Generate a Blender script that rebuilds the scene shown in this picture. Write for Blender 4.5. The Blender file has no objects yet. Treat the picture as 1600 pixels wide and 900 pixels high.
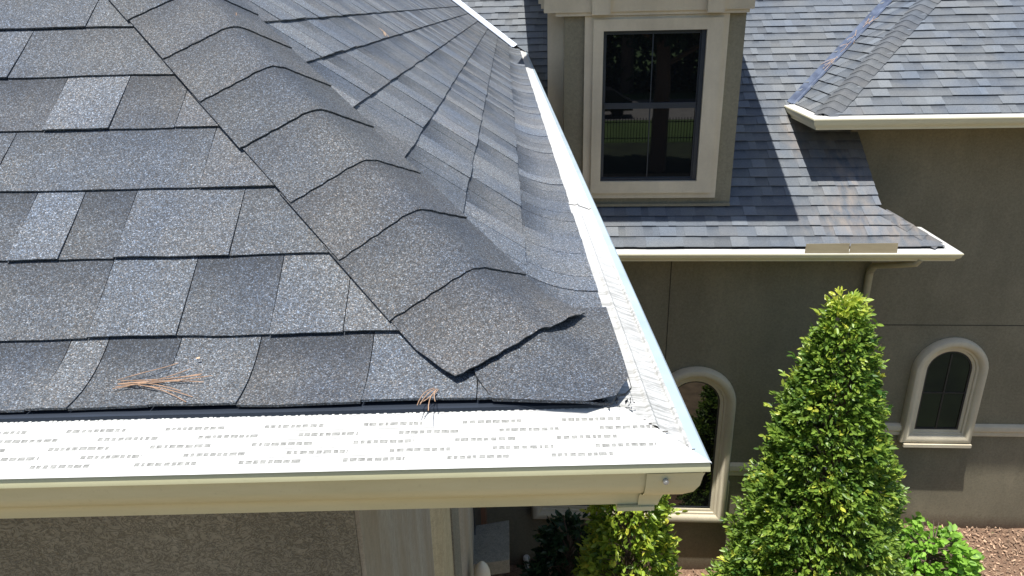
import bpy, math, random
import numpy as np
from mathutils import Vector, Matrix
random.seed(7); rng = np.random.default_rng(7)
S = bpy.context.scene; C = S.collection

# ------------------------------------------------------------------ camera
FPX, PITCH, ROLL, YAW = 1129.3, 0.3765, -0.0232, 0.0009
F = np.array([math.sin(YAW)*math.cos(PITCH), math.cos(YAW)*math.cos(PITCH), -math.sin(PITCH)])
R = np.array([math.cos(YAW), -math.sin(YAW), 0.0]); U = np.cross(R, F)
R, U = math.cos(ROLL)*R+math.sin(ROLL)*U, -math.sin(ROLL)*R+math.cos(ROLL)*U
cd = bpy.data.cameras.new('camera'); co = bpy.data.objects.new('camera', cd); C.objects.link(co)
cd.sensor_width = 36; cd.lens = FPX/1600*36; cd.clip_start = 0.02; cd.clip_end = 3000
co.matrix_world = Matrix(((R[0], U[0], -F[0], 0), (R[1], U[1], -F[1], 0), (R[2], U[2], -F[2], 0), (0, 0, 0, 1)))
S.camera = co
# ------------------------------------------------------------------ light
SUN = np.array([0.151, 0.144, -1.0])          # direction in which the sunlight travels
SUN = SUN/np.linalg.norm(SUN)
w = bpy.data.worlds.new('World'); S.world = w; w.use_nodes = True
nt = w.node_tree; bg = nt.nodes['Background']; sk = nt.nodes.new('ShaderNodeTexSky')
sk.sky_type = 'NISHITA'; sk.sun_disc = False
sk.sun_elevation = math.asin(-SUN[2]); sk.sun_rotation = math.atan2(-SUN[0], -SUN[1])
nt.links.new(sk.outputs[0], bg.inputs[0]); bg.inputs[1].default_value = 0.105
ld = bpy.data.lights.new('sun', 'SUN'); ld.energy = 4.6; ld.angle = math.radians(0.5); ld.color = (1.0, 0.965, 0.91)
lo = bpy.data.objects.new('sun', ld); C.objects.link(lo)
lo.rotation_euler = Vector(SUN).to_track_quat('-Z', 'Y').to_euler()
S.view_settings.view_transform = 'Standard'; S.view_settings.look = 'None'
S.view_settings.gamma = 1; S.view_settings.exposure = 0.62; S.view_settings.use_curve_mapping = False

# ------------------------------------------------------------------ frames
TH = -0.0686                                   # the main house stands turned by this against the front wing
CT, ST = math.cos(TH), math.sin(TH)
def M(x, y, z): return np.array([x*CT-y*ST, x*ST+y*CT, z])
def Wd(x, y, z): return np.array([x, y, z], float)
GZ = -6.14

# ------------------------------------------------------------------ helpers
def thing(name, label, cat, loc, group=None):
    o = bpy.data.objects.new(name, None); C.objects.link(o); o.location = [float(a) for a in loc]
    o.empty_display_size = .2; o['label'] = label; o['category'] = cat
    if group: o['group'] = group
    return o
def chain(o):
    return Matrix.Translation(o.location) if o.type == 'EMPTY' else Matrix.Identity(4)   # mesh parts keep their vertices in world space
class MB:
    def __init__(s): s.v = []; s.f = []; s.mi = []; s.col = []; s.sv = []; s.n = 0
    def add(s, vs, fs, mi=0, col=(1, 0, .5), sv=0.0):
        b = s.n; s.v.extend([tuple(float(c) for c in p) for p in vs]); s.n += len(vs)
        s.f.extend([tuple(b+i for i in f) for f in fs]); s.mi.extend([mi]*len(fs))
        s.col.extend([col]*len(vs))
        s.sv.extend(sv if hasattr(sv, '__len__') else [sv]*len(vs))
    def box(s, x0, x1, y0, y1, z0, z1, T=Wd, mi=0):
        vs = [T(x, y, z) for x in (x0, x1) for y in (y0, y1) for z in (z0, z1)]
        s.add(vs, [(0, 1, 3, 2), (4, 6, 7, 5), (0, 4, 5, 1), (2, 3, 7, 6), (0, 2, 6, 4), (1, 5, 7, 3)], mi)
    def tube(s, pts, r, seg=8, mi=0, cap=True, sx=1.0):
        pts = [np.array(p, float) for p in pts]; rs = r if hasattr(r, '__len__') else [r]*len(pts)
        rings = []
        for i, p in enumerate(pts):
            d = pts[min(i+1, len(pts)-1)]-pts[max(i-1, 0)]; d = d/(np.linalg.norm(d)+1e-12)
            a = np.cross(d, [0, 0, 1.0]);
            if np.linalg.norm(a) < .2: a = np.cross(d, [0, 1.0, 0])
            a /= np.linalg.norm(a); b = np.cross(a, d)
            rings.append([p+rs[i]*(sx*math.cos(t)*a+math.sin(t)*b) for t in np.linspace(0, 2*math.pi, seg, endpoint=False)])
        vs = [q for g in rings for q in g]; fs = []
        for i in range(len(pts)-1):
            for k in range(seg):
                fs.append((i*seg+k, i*seg+(k+1) % seg, (i+1)*seg+(k+1) % seg, (i+1)*seg+k))
        if cap: fs.append(tuple(range(seg))[::-1]); fs.append(tuple((len(pts)-1)*seg+k for k in range(seg)))
        s.add(vs, fs, mi)
    def build(s, name, mats, parent=None, smooth=False, label=None, recalc=True):
        me = bpy.data.meshes.new(name); me.from_pydata(s.v, [], s.f)
        if not isinstance(mats, (list, tuple)): mats = [mats]
        for m in mats: me.materials.append(m)
        me.polygons.foreach_set('material_index', s.mi)
        a = me.color_attributes.new('tone', 'FLOAT_COLOR', 'POINT')
        a.data.foreach_set('color', np.array([(c[0], c[1], c[2], 1.0) for c in s.col], dtype=np.float32).ravel())
        b = me.attributes.new('sv', 'FLOAT', 'POINT'); b.data.foreach_set('value', np.array(s.sv, dtype=np.float32))
        if recalc:
            import bmesh
            bm = bmesh.new(); bm.from_mesh(me); bmesh.ops.recalc_face_normals(bm, faces=bm.faces); bm.to_mesh(me); bm.free()
        if smooth:
            me.polygons.foreach_set('use_smooth', [True]*len(me.polygons))
            try: me.set_sharp_from_angle(angle=math.radians(35))
            except Exception: pass
        me.update()
        o = bpy.data.objects.new(name, me); C.objects.link(o)
        if parent is not None:
            o.parent = parent; o.matrix_parent_inverse = chain(parent).inverted()
        if label: o['label'] = label
        return o
def tag(o, label=None, cat=None, group=None, kind=None):
    if label: o['label'] = label
    if cat: o['category'] = cat
    if group: o['group'] = group
    if kind: o['kind'] = kind
    return o

# ------------------------------------------------------------------ materials
class N:
    def __init__(s, name):
        s.m = bpy.data.materials.new(name); s.m.use_nodes = True; s.t = s.m.node_tree
        s.p = s.t.nodes['Principled BSDF']; s.tc = s.t.nodes.new('ShaderNodeTexCoord')
        s.geo = None
    def n(s, t, **k):
        x = s.t.nodes.new('ShaderNode'+t)
        for a, b in k.items(): setattr(x, a, b)
        return x
    def l(s, a, b): s.t.links.new(a, b)
    def noise(s, scale, detail=3, rough=.5, vec=None, dist=0):
        x = s.n('TexNoise'); x.inputs['Scale'].default_value = scale; x.inputs['Detail'].default_value = detail
        x.inputs['Roughness'].default_value = rough; x.inputs['Distortion'].default_value = dist
        s.l(vec or s.tc.outputs['Object'], x.inputs['Vector']); return x.outputs['Fac']
    def mapping(s, scale=(1, 1, 1), rot=(0, 0, 0), loc=(0, 0, 0)):
        x = s.n('Mapping'); x.inputs['Scale'].default_value = scale; x.inputs['Rotation'].default_value = rot
        x.inputs['Location'].default_value = loc
        s.l(s.tc.outputs['Object'], x.inputs['Vector']); return x.outputs['Vector']
    def ramp(s, fac, stops, interp='LINEAR'):
        x = s.n('ValToRGB'); cr = x.color_ramp; cr.interpolation = interp
        while len(cr.elements) > 1: cr.elements.remove(cr.elements[-1])
        for i, (p, c) in enumerate(stops):
            e = cr.elements[0] if i == 0 else cr.elements.new(p)
            e.position = p; c = c if hasattr(c, '__len__') else (c, c, c); e.color = (*c, 1)
        s.l(fac, x.inputs[0]); return x.outputs[0]
    def mix(s, fac, a, b, mode='MIX'):
        x = s.n('Mix', data_type='RGBA', blend_type=mode)
        for sock, v in ((x.inputs[0], fac), (x.inputs[6], a), (x.inputs[7], b)):
            if isinstance(v, (int, float)): sock.default_value = v if sock.type == 'VALUE' else (v, v, v, 1)
            elif isinstance(v, tuple): sock.default_value = (*v, 1)
            else: s.l(v, sock)
        return x.outputs[2]
    def math(s, op, a, b=0.0, clamp=False):
        x = s.n('Math', operation=op, use_clamp=clamp)
        for i, v in enumerate((a, b)):
            if isinstance(v, (int, float)): x.inputs[i].default_value = v
            else: s.l(v, x.inputs[i])
        return x.outputs[0]
    def base(s, c):
        if isinstance(c, tuple): s.p.inputs['Base Color'].default_value = (*c, 1)
        else: s.l(c, s.p.inputs['Base Color'])
    def set(s, **k):
        for a, b in k.items():
            i = s.p.inputs[a.replace('_', ' ')]
            if isinstance(b, (int, float, tuple)): i.default_value = b
            else: s.l(b, i)
    def bump(s, h, strength=.3, dist=.01):
        x = s.n('Bump'); x.inputs['Strength'].default_value = strength; x.inputs['Distance'].default_value = dist
        s.l(h, x.inputs['Height']); s.l(x.outputs[0], s.p.inputs['Normal'])
    def attr(s, name='tone'):
        x = s.n('Attribute', attribute_name=name); return x
def shingle_mat(name, near, stain=False, base=1.0):
    m = N(name); a = m.attr('tone'); sp = m.n('SeparateColor'); m.l(a.outputs['Color'], sp.inputs[0])
    sv = m.attr('sv').outputs['Fac']
    if near:
        v = m.n('TexVoronoi'); v.inputs['Scale'].default_value = 720; m.l(m.tc.outputs['Object'], v.inputs['Vector'])
        vs = m.n('SeparateColor'); m.l(v.outputs['Color'], vs.inputs[0])
        g = m.ramp(vs.outputs[0], [(0, .030), (.25, .062), (.55, .095), (.8, .14), (.93, .22), (1, .36)])
        tint = m.ramp(vs.outputs[1], [(0, (.78, .98, 1.24)), (.5, (.90, 1.01, 1.12)), (.82, (.98, 1, 1.04)), (1, (1.14, 1.0, .84))])
        col = m.mix(1.0, g, tint, 'MULTIPLY')
        n2 = m.noise(260, 3, .65); col = m.mix(1.0, col, m.ramp(n2, [(.3, .55), (.7, 1.45)]), 'MULTIPLY')
        m.bump(m.math('ADD', vs.outputs[0], m.noise(35, 2)), .5, .0011)
    else:
        n1 = m.noise(240, 2, .7)
        col = m.ramp(n1, [(.3, (.068, .080, .092)), (.5, (.120, .134, .148)), (.72, (.205, .222, .238))])
        m.bump(n1, .4, .004)
    blot = m.ramp(m.noise(5.5 if near else 2.2, 3), [(.33, (.80, .86, .96)), (.6, (1.07, 1.04, 1.0))])
    col = m.mix(1.0, col, blot, 'MULTIPLY')
    t = m.n('CombineColor')
    for i in range(3): m.l(m.math('MULTIPLY', sp.outputs[0], base), t.inputs[i])
    col = m.mix(1.0, col, t.outputs[0], 'MULTIPLY')
    # warm or cool granule blend per tab
    hue = m.ramp(sp.outputs[2], [(0, (.94, .99, 1.06)), (.5, (1, 1, 1)), (1, (1.07, .995, .94))])
    col = m.mix(1.0, col, hue, 'MULTIPLY')
    # the dark granule band that laminated shingles carry along the head of the low tabs
    bf = m.math('MULTIPLY', m.ramp(m.math('ADD', sv, m.math('MULTIPLY', m.math('SUBTRACT', m.noise(26, 2), .5), .35)), [(.45, 0.0), (.86, 1.0)]), sp.outputs[1])
    col = m.mix(bf, col, m.mix(1.0, col, (.46, .50, .56), 'MULTIPLY'))
    if stain:
        pos = m.tc.outputs['Object']
        for (c0, rad) in stain:
            d = m.n('VectorMath', operation='SUBTRACT'); m.l(pos, d.inputs[0]); d.inputs[1].default_value = tuple(c0)
            sc = m.n('VectorMath', operation='MULTIPLY'); m.l(d.outputs[0], sc.inputs[0]); sc.inputs[1].default_value = (1/rad[0], 1/rad[1], 1/rad[1])
            ln = m.n('VectorMath', operation='LENGTH'); m.l(sc.outputs[0], ln.inputs[0])
            f = m.math('MULTIPLY', m.ramp(ln.outputs['Value'], [(.1, 1), (1, 0)]), m.ramp(m.noise(7, 4, vec=m.mapping((2.2, .8, .8))), [(.35, 0), (.7, .55)]))
            col = m.mix(f, col, (.32, .26, .205))
    m.base(col); m.set(Roughness=.78, Specular_IOR_Level=.5)
    return m.m
def plain(name, col, rough=.6, var=.08, scale=8, metallic=0, bump=0, bscale=150, spec=.5):
    m = N(name); c = tuple(a*(1-var) for a in col); d = tuple(min(1, a*(1+var)) for a in col)
    m.base(m.ramp(m.noise(scale, 4, .6), [(.3, c), (.7, d)])); m.set(Roughness=rough, Metallic=metallic, Specular_IOR_Level=spec)
    if bump: m.bump(m.noise(bscale, 3, .6), .5, bump)
    return m.m
def gutter_mat(name, col, dirt, amt, vscale=6):
    m = N(name); n1 = m.noise(vscale, 5, .65, vec=m.mapping((.5, .5, 2.5))); n2 = m.noise(160, 2)
    c = m.mix(m.ramp(n1, [(.42, 0), (.75, amt)]), col, dirt)
    c = m.mix(m.ramp(n2, [(.62, 0), (.75, .25*amt)]), c, tuple(a*.6 for a in dirt))
    m.base(c); m.set(Roughness=.42, Specular_IOR_Level=.4); return m.m
def stucco(name, col, scale=220, swirl=0, streak=0, dirty=None, grain=1.0):
    m = N(name); n1 = m.noise(1.3, 4, .6); n2 = m.noise(scale, 3, .7)
    c = m.mix(m.ramp(n1, [(.35, 0), (.7, 1)]), tuple(a*.88 for a in col), tuple(a*1.08 for a in col))
    c = m.mix(1.0, c, m.ramp(n2, [(.3, 1-.18*grain), (.7, 1+.14*grain)]), 'MULTIPLY')
    c = m.mix(1.0, c, m.ramp(m.noise(42, 3, .7), [(.32, 1-.12*grain), (.68, 1+.1*grain)]), 'MULTIPLY')
    c = m.mix(1.0, c, m.ramp(m.noise(2.6, 4, .65, vec=m.mapping((1.6, 1.6, .3))), [(.35, .93), (.65, 1.05)]), 'MULTIPLY')
    h = n2
    if swirl:
        n3 = m.noise(48, 3, .65, dist=1.8, vec=m.mapping((.8, 1, 1.1), (0, .5, 0)))
        r = m.ramp(m.math('ABSOLUTE', m.math('SUBTRACT', n3, .5)), [(0, 0.0), (.05, 1)])
        c = m.mix(1.0, c, m.ramp(r, [(0, .62), (1, 1)]), 'MULTIPLY'); h = r
    if streak:
        n4 = m.noise(60, 4, .7, vec=m.mapping((1, 1, .12)))
        c = m.mix(1.0, c, m.ramp(n4, [(.3, .87), (.7, 1.08)]), 'MULTIPLY')
        n5 = m.noise(4, 3, .6, vec=m.mapping((1.5, 1.5, .25)))
        c = m.mix(m.ramp(n5, [(.4, 0), (.65, .6)]), c, tuple(a*b for a, b in zip(col, (.72, .62, .50))))
    if dirty is not None:      # splash dirt just above the mulch
        sx = m.n('SeparateXYZ'); m.l(m.tc.outputs['Object'], sx.inputs[0])
        z = m.math('SUBTRACT', sx.outputs[2], GZ)
        z = m.math('ADD', z, m.math('MULTIPLY', m.math('SUBTRACT', m.noise(45, 4, .8), .5), .28))
        c = m.mix(m.ramp(z, [(.0, .85), (.2, 0)]), c, dirty)
    m.base(c); m.set(Roughness=.93, Specular_IOR_Level=.2)
    m.bump(h, .6 if swirl else .45, .003); return m.m

mt_near = shingle_mat('asphalt_shingle_granules', True, base=.96)
mt_cap = shingle_mat('hip_shingle_granules', True, base=.84)
_st = [(M(2.75, 7.0, -1.62), (.34, .8)), (M(2.62, 6.6, -1.95), (.55, .32)), (M(3.12, 6.5, -2.0), (.35, .4)), (M(2.37, 7.45, -1.3), (.16, .5))]
mt_far = shingle_mat('weathered_shingle', False, stain=_st, base=1.01)
mt_farcap = shingle_mat('weathered_hip_shingle', False, stain=[(M(3.2, 6.5, -2.0), (.35, .4))], base=.84)
mt_deck = plain('roof_felt', (.03, .03, .033), .9)
mt_gut = gutter_mat('cream_gutter_paint', (.64, .62, .40), (.42, .40, .20), .45)
mt_gutfar = gutter_mat('cream_gutter_paint_far', (.70, .66, .46), (.44, .40, .25), .4, 2)
mt_drip = plain('black_drip_metal', (.03, .037, .05), .22, .1, 4)
mt_slot = plain('slot_mesh', (.25, .25, .232), .8, .4, 240)
mt_band = plain('lip_metal', (.46, .56, .62), .3, .1, 9, metallic=.25)
mt_valley = N('valley_metal'); mt_valley.base(mt_valley.ramp(mt_valley.noise(9, 4), [(.35, (.055, .075, .125)), (.65, (.115, .145, .21))])); mt_valley.set(Metallic=.1, Roughness=.55); mt_valley = mt_valley.m
mt_white = gutter_mat('white_guard_paint', (.62, .62, .60), (.40, .39, .34), .55, 9)
def side_guard():
    m = N('streaked_guard_paint')
    n = m.noise(26, 5, .7, vec=m.mapping((1.0, 5.5, 1), (0, 0, .55))); n2 = m.noise(3.2, 3)
    n3 = m.noise(130, 3, .7, vec=m.mapping((.5, 2.2, 1), (0, 0, .5)))
    sx = m.n('SeparateXYZ'); m.l(m.tc.outputs['Object'], sx.inputs[0])
    near = m.ramp(sx.outputs[1], [(.0, 1), (1.0, 1)])
    f = m.math('MULTIPLY', m.ramp(n, [(.42, .12), (.60, .9)]), m.ramp(n2, [(.35, .55), (.6, 1)]))
    mr = m.n('MapRange'); m.l(sx.outputs[1], mr.inputs[0]); mr.inputs[1].default_value = 1.3; mr.inputs[2].default_value = 1.95
    mr.inputs[3].default_value = 1; mr.inputs[4].default_value = .12
    f = m.math('MULTIPLY', f, mr.outputs[0])
    c = m.mix(f, (.58, .58, .56), (.24, .24, .22))
    c = m.mix(m.math('MULTIPLY', m.ramp(n3, [(.55, 0), (.7, .5)]), mr.outputs[0]), c, (.16, .155, .13))
    m.base(c); m.set(Roughness=.5); return m.m
mt_sideg = side_guard()
mt_wall = stucco('taupe_stucco', (.25, .226, .158), dirty=(.10, .065, .045))
mt_dorm = stucco('dormer_stucco', (.275, .255, .18))
mt_swirl = stucco('swirl_stucco', (.285, .268, .208), 120, swirl=1)
mt_streak = stucco('weathered_stucco', (.38, .35, .28), 260, streak=1)
mt_trim = stucco('cream_stucco_trim', (.66, .59, .44), 300, grain=.25)
mt_trimn = stucco('mossy_cream_trim', (.48, .42, .27), 200, streak=1)
mt_joint = plain('joint_shadow_sealant', (.05, .045, .035), .9)
mt_black = plain('black_window_frame', (.022, .025, .030), .35)
mt_bluef = plain('slate_window_frame', (.035, .045, .058), .35)
mt_spout = gutter_mat('tan_downspout_paint', (.42, .37, .25), (.28, .24, .15), .4)
mt_plate = gutter_mat('tan_splash_plate', (.33, .28, .18), (.22, .18, .11), .6, 5)
mt_screw = plain('zinc_screw', (.4, .41, .4), .5, metallic=.5)
def glass(name, tint=(.006, .007, .008)):
    m = N(name); m.base(tint); m.set(Roughness=.015, Specular_IOR_Level=.5, IOR=1.75)
    m.bump(m.noise(2.5, 2), .02, .004); return m.m
mt_glass = glass('dark_window_glass')

# ------------------------------------------------------------------ shingles
def clip(poly, a, b, c):
    out = []
    for i in range(len(poly)):
        p, q = poly[i], poly[(i+1) % len(poly)]
        gp, gq = a*p[0]+b*p[1]+c, a*q[0]+b*q[1]+c
        if gp >= 0: out.append(p)
        if (gp >= 0) != (gq >= 0):
            t = gp/(gp-gq); out.append((p[0]+t*(q[0]-p[0]), p[1]+t*(q[1]-p[1])))
    return out
class Slope:
    """a roof slope: u runs along the eave, s up the slope; flare = list of (s, h, z) for a bell-cast foot"""
    def __init__(s, O, A, H, ang, flare=None, wob=0.0):
        s.O = np.array(O, float); s.A = np.array(A, float); s.H = np.array(H, float); s.ang = ang; s.fl = flare; s.wob = wob
    def hz(s, t):
        c, q = math.cos(s.ang), math.sin(s.ang)
        if s.fl and t < s.fl[-1][0]:
            if t < 0: a, b = s.fl[0], s.fl[1]
            else:
                for a, b in zip(s.fl, s.fl[1:]):
                    if t <= b[0]: break
            k = (t-a[0])/(b[0]-a[0]); return a[1]+k*(b[1]-a[1]), a[2]+k*(b[2]-a[2])
        if s.fl: t0, h0, z0 = s.fl[-1]; return h0+(t-t0)*c, z0+(t-t0)*q
        return t*c, t*q
    def P(s, u, t, off=0.0):
        h, z = s.hz(t)
        h2, z2 = s.hz(t+.004); h1, z1 = s.hz(t-.004); d = math.hypot(h2-h1, z2-z1); ch, sh = (h2-h1)/d, (z2-z1)/d
        if s.wob: off += s.wob*(math.sin(u*23+t*9)+math.sin(u*51+t*40+1.7)*.6)
        return s.O+s.A*u+s.H*(h-sh*off)+np.array([0, 0, 1.0])*(z+ch*off)
    def plane(s):           # (n, k) of the straight part, n pointing up
        p0, p1, p2 = s.P(0, 1.0), s.P(1, 1.0), s.P(0, 2.0); n = np.cross(p1-p0, p2-p0); n /= np.linalg.norm(n)
        if n[2] < 0: n = -n
        return n, n@p0
    def halfplane(s, n, k, sign=1, m=0.0):
        g = lambda u, t: n@s.P(u, t)-k
        w_ = s.wob; s.wob = 0; c = g(0, 1.0); a = g(1, 1.0)-c; b = g(0, 2.0)-c; s.wob = w_
        return (sign*a, sign*b, sign*(c-b)-m)
def field(name, sl, e, n0, n1, urange, clips, mat, parent, tb=.0052, thick=.0036, du=None, ks=1, wmin=.10, wmax=.24, explicit={}, near=True, seed=1, raise_=.0022, ucoarse=None, gapw=None, contrast=1.0, toneK=1.0):
    rr = random.Random(seed); mb = MB()
    for n in range(n0, n1):
        ua, ub = urange(n) if callable(urange) else urange
        tabs = []; u = ua - rr.random()*.2
        ex = explicit.get(n)
        while u < ub:
            if ex and u < ex[0][0] < u+wmax: u2 = ex[0][0]
            else: u2 = u+rr.uniform(wmin, wmax)
            if ex and abs(u-ex[0][0]) < 1e-9:
                for q in ex: tabs.append(q)
                u = ex[-1][1]; ex = None; continue
            kind = rr.random(); lightn = rr.gauss(1, .07)
            if kind < .11: tabs.append((u, u2, (1.30 if near else 1.30)*lightn, 0, 1))
            elif kind < .50: tabs.append((u, u2, (.84 if near else .90)*lightn, 1 if near else 1, 0))
            elif kind < .72: tabs.append((u, u2, .95*lightn, .3, 0))
            else: tabs.append((u, u2, 1.14*lightn, 0, 1))
            u = u2
        s0 = n*e
        cl = clips(n) if callable(clips) else clips
        jit = rr.uniform(-.0015, .0015) if near else rr.uniform(-.002, .002)
        for (a, b, tone, band, up) in tabs:
            hue = min(1, max(0, rr.gauss(.5, .15 if near else .07))); gap = gapw if gapw is not None else (.0014 if near else .0002); tone = (1+(tone-1)*contrast)*toneK; band = band*(.5+.5*contrast)
            sj = jit+rr.uniform(-.0012, .0012)*(1 if near else 1.5); r_ = up*raise_+rr.uniform(0, .0008)
            kss = 8 if (n == 0 and sl.fl) else ks
            nu = 1
            if du and (ucoarse is None or a < ucoarse): nu = max(1, int(round((b-a)/du)))
            for i in range(nu):
                x0 = a+gap/2+(b-a-gap)*i/nu; x1 = a+gap/2+(b-a-gap)*(i+1)/nu
                for k in range(kss):
                    f0, f1 = k/kss*1.12, (k+1)/kss*1.12
                    poly = [(x0, s0+f0*e), (x1, s0+f0*e), (x1, s0+f1*e), (x0, s0+f1*e)]
                    for (ca, cb, cc) in cl:
                        poly = clip(poly, ca, cb, cc)
                        if len(poly) < 3: break
                    if len(poly) < 3: continue
                    top, bot, sv = [], [], []
                    for (uu, ss) in poly:
                        f = (ss-s0)/e
                        if near: sj2 = sj+.0008*math.sin(uu*17+n*2.1)+.0004*math.sin(uu*71+n)+.0003*math.sin(uu*190+n*5)
                        else: sj2 = sj+.0016*math.sin(uu*9+n*2.1)
                        off = (tb+r_)*(1-f)+.0012*f+(.0004 if f > 1 else 0)
                        if f > 1.0: off = min(off, .0012)
                        st = ss-sj2*(1-min(1, f))
                        top.append(sl.P(uu, st, off)); bot.append(sl.P(uu, st, off-thick*(1-.6*min(1, f)))); sv.append(max(0, min(1, f)))
                    m = len(poly); fs = [tuple(range(m))]
                    for q in range(m):
                        p0, p1 = poly[q], poly[(q+1) % m]
                        if (abs(p0[1]-s0) < 1e-7 and abs(p1[1]-s0) < 1e-7) or (abs(p0[0]-p1[0]) < 1e-9 and (abs(p0[0]-a-gap/2) < 1e-7 or abs(p0[0]-b+gap/2) < 1e-7)):
                            fs.append((q, m+q, m+(q+1) % m, (q+1) % m))
                    mb.add(top+bot, fs, 0, (tone, band, hue), sv+sv)
    return mb.build(name, mat, parent, recalc=False)
def caps(mb, P0, hd, LF, LR, starts, e, hw, lift=.008, tilt=.003, thick=.0032, rad=.045, nw=24, seed=3, mats=0, special=None, base_off=.0095, clampf=False):
    rr = random.Random(seed)
    N_ = -(LF+LR); N_ /= np.linalg.norm(N_)
    for i, s0 in enumerate(starts):
        tone = rr.gauss(.95, .05); hue = min(1, max(0, rr.gauss(.68, .12))); sk = rr.uniform(-.006, .006)
        hwa = hw*(1+rr.uniform(-.03, .02)); top, bot, sv = [], [], []
        ksn = 6
        for k in range(ksn+1):
            f = k/ksn*1.2
            for j in range(nw+1):
                ww = -hwa+2*hwa*j/nw; r = rad
                if ww <= -r: a, b = -ww, 0
                elif ww >= r: a, b = 0, ww
                else: a, b = (r-ww)**2/4/r, (ww+r)**2/4/r
                s_ = s0+f*e-((.004*min(1, -ww/hwa) if ww < 0 else -.003*ww/hwa)*(1-min(f, 1)) if (clampf and i == 0) else 0)+sk*ww/hwa+(.0012*math.sin(ww*190+i*3) if k == 0 else 0)
                nf = LF-(LF@hd)*hd
                # normal of the local side, blended over the crown
                q = max(-1, min(1, ww/r)); nF = np.cross(hd, LF); nF = nF if nF[2] > 0 else -nF; nR = np.cross(hd, LR); nR = nR if nR[2] > 0 else -nR
                nn = nF*(1-q)/2+nR*(1+q)/2; nn /= np.linalg.norm(nn)
                cr = max(0, 1-abs(ww)/r)
                off = lift*cr+base_off+tilt*(1-min(f, 1))-(.002 if f > 1 else 0)
                if special: off += special(i, f, ww)
                p = P0+hd*s_+LF*a+LR*b+nn*off
                if clampf and i == 0: p[2] = max(p[2], zs(p[0], p[1])+.0130+(special(i, f, ww) if special else 0)+(.0025 if f < .01 else 0)-(.004 if f > .5 else 0))
                top.append(p); bot.append(p-nn*thick); sv.append(min(1, f))
        W = nw+1; fs = []; m = len(top)
        for k in range(ksn):
            for j in range(nw):
                a0 = k*W+j; fs.append((a0, a0+1, a0+W+1, a0+W)); fs.append((m+a0, m+a0+W, m+a0+W+1, m+a0+1))
        for j in range(nw): fs.append((j, m+j, m+j+1, j+1))
        for k in range(ksn):
            fs.append((k*W, (k+1)*W, m+(k+1)*W, m+k*W)); fs.append((k*W+nw, m+k*W+nw, m+(k+1)*W+nw, (k+1)*W+nw))
        mb.add(top+bot, fs, mats, (tone, .45, hue), sv+sv)

# ---- the front wing's roof
E0 = .143; H_, Y0_, T_, HX = .5362, .8614, .6268, 1.0009
C_, S_ = math.cos(T_), math.sin(T_)
fl = [(0, 0, 0)]; NF = 14; ph0 = math.radians(1.5)
for i in range(NF):
    a = ph0+(T_-ph0)*(i+.5)/NF; st = E0/NF; fl.append((fl[-1][0]+st, fl[-1][1]+st*math.cos(a), fl[-1][2]+st*math.sin(a)))
Y1, Z1 = Y0_+E0*C_, -H_+E0*S_
YE, ZE = Y1-fl[-1][1], Z1-fl[-1][2]; XE = HX-Y1+fl[-1][1]
slF = Slope((0, YE, ZE), (1, 0, 0), (0, 1, 0), T_, fl, wob=.0006)
slR = Slope((XE, 0, ZE), (0, 1, 0), (-1, 0, 0), T_, fl, wob=.0006)
# ---- main roof and right wing (main-house frame)
MS = math.atan(.70)
mx, my = M(1, 0, 0), M(0, 1, 0)
slM = Slope(M(0, 6.33, -1.217+.7*(6.33-7.6)), mx, my, MS)
WX, WY, WZ = 2.45, 6.99, -1.045
slW = Slope(M(0, WY, WZ), mx, my, MS)
slL = Slope(M(WX, 0, WZ), my, mx, MS)
EM = .1195
nF_, kF = slF.plane(); nR_, kR = slR.plane(); nM, kM = slM.plane(); nW, kW = slW.plane(); nL, kL = slL.plane()

house = thing('house', 'taupe stucco house with grey shingled hip roofs, cream gutters and a dormer window', 'house', M(1.5, 7, GZ))

NC = 16
front_ex = {
 0: [(-.97, -.80, .90, .5, 0), (-.80, -.655, .92, 1, 0), (-.655, -.598, 1.08, 0, 1), (-.598, -.49, .78, 1, 0), (-.49, -.372, 1.0, .1, 1), (-.372, -.205, .78, 1, 0), (-.205, -.05, 1.02, 0, 1), (-.05, .2, 1., 0, 1)],
 1: [(-1.0, -.63, .90, .8, 0), (-.63, -.497, 1.08, 0, 1), (-.497, -.36, .84, 1, 0), (-.36, -.25, 1.10, 0, 1), (-.25, .1, 1.16, 0, 1)],
 2: [(-1.0, -.80, .84, 1, 0), (-.80, -.718, 1.26, 0, 1), (-.718, -.63, .78, 1, 0), (-.63, -.447, 1.06, .1, 1), (-.447, .0, .92, .4, 0)],
 3: [(-1.2, -.885, .92, .2, 1), (-.885, -.525, .95, .55, 0), (-.525, -.1, 1.02, 0, 1)],
 4: [(-1.1, -.837, .78, 1, 0), (-.837, -.717, 1.30, 0, 1), (-.717, -.60, .76, .8, 0), (-.60, -.2, 1.05, 0, 0)],
 5: [(-1.25, -.95, 1.08, 0, 1), (-.95, -.3, .90, .5, 0)],
 6: [(-1.3, -.844, .92, .4, 1), (-.844, -.3, 1.0, 0, 0)],
}
hipF = (-1, -C_, HX-Y1+C_*E0-.022)     # u <= hip
cR = slF.halfplane(nR_, kR, -1, .012)
roofF = field('roof', slF, E0, 0, NC, (-3.6, .2), [cR], mt_near, house, du=.03, ks=2, explicit=front_ex, seed=11, wmin=.10, wmax=.26)
roofF['label'] = 'near front slope of grey granulated shingles'
def clR(n): return [slR.halfplane(nF_, kF, -1, .012), slR.halfplane(nM, kM, 1, .045)]
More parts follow.
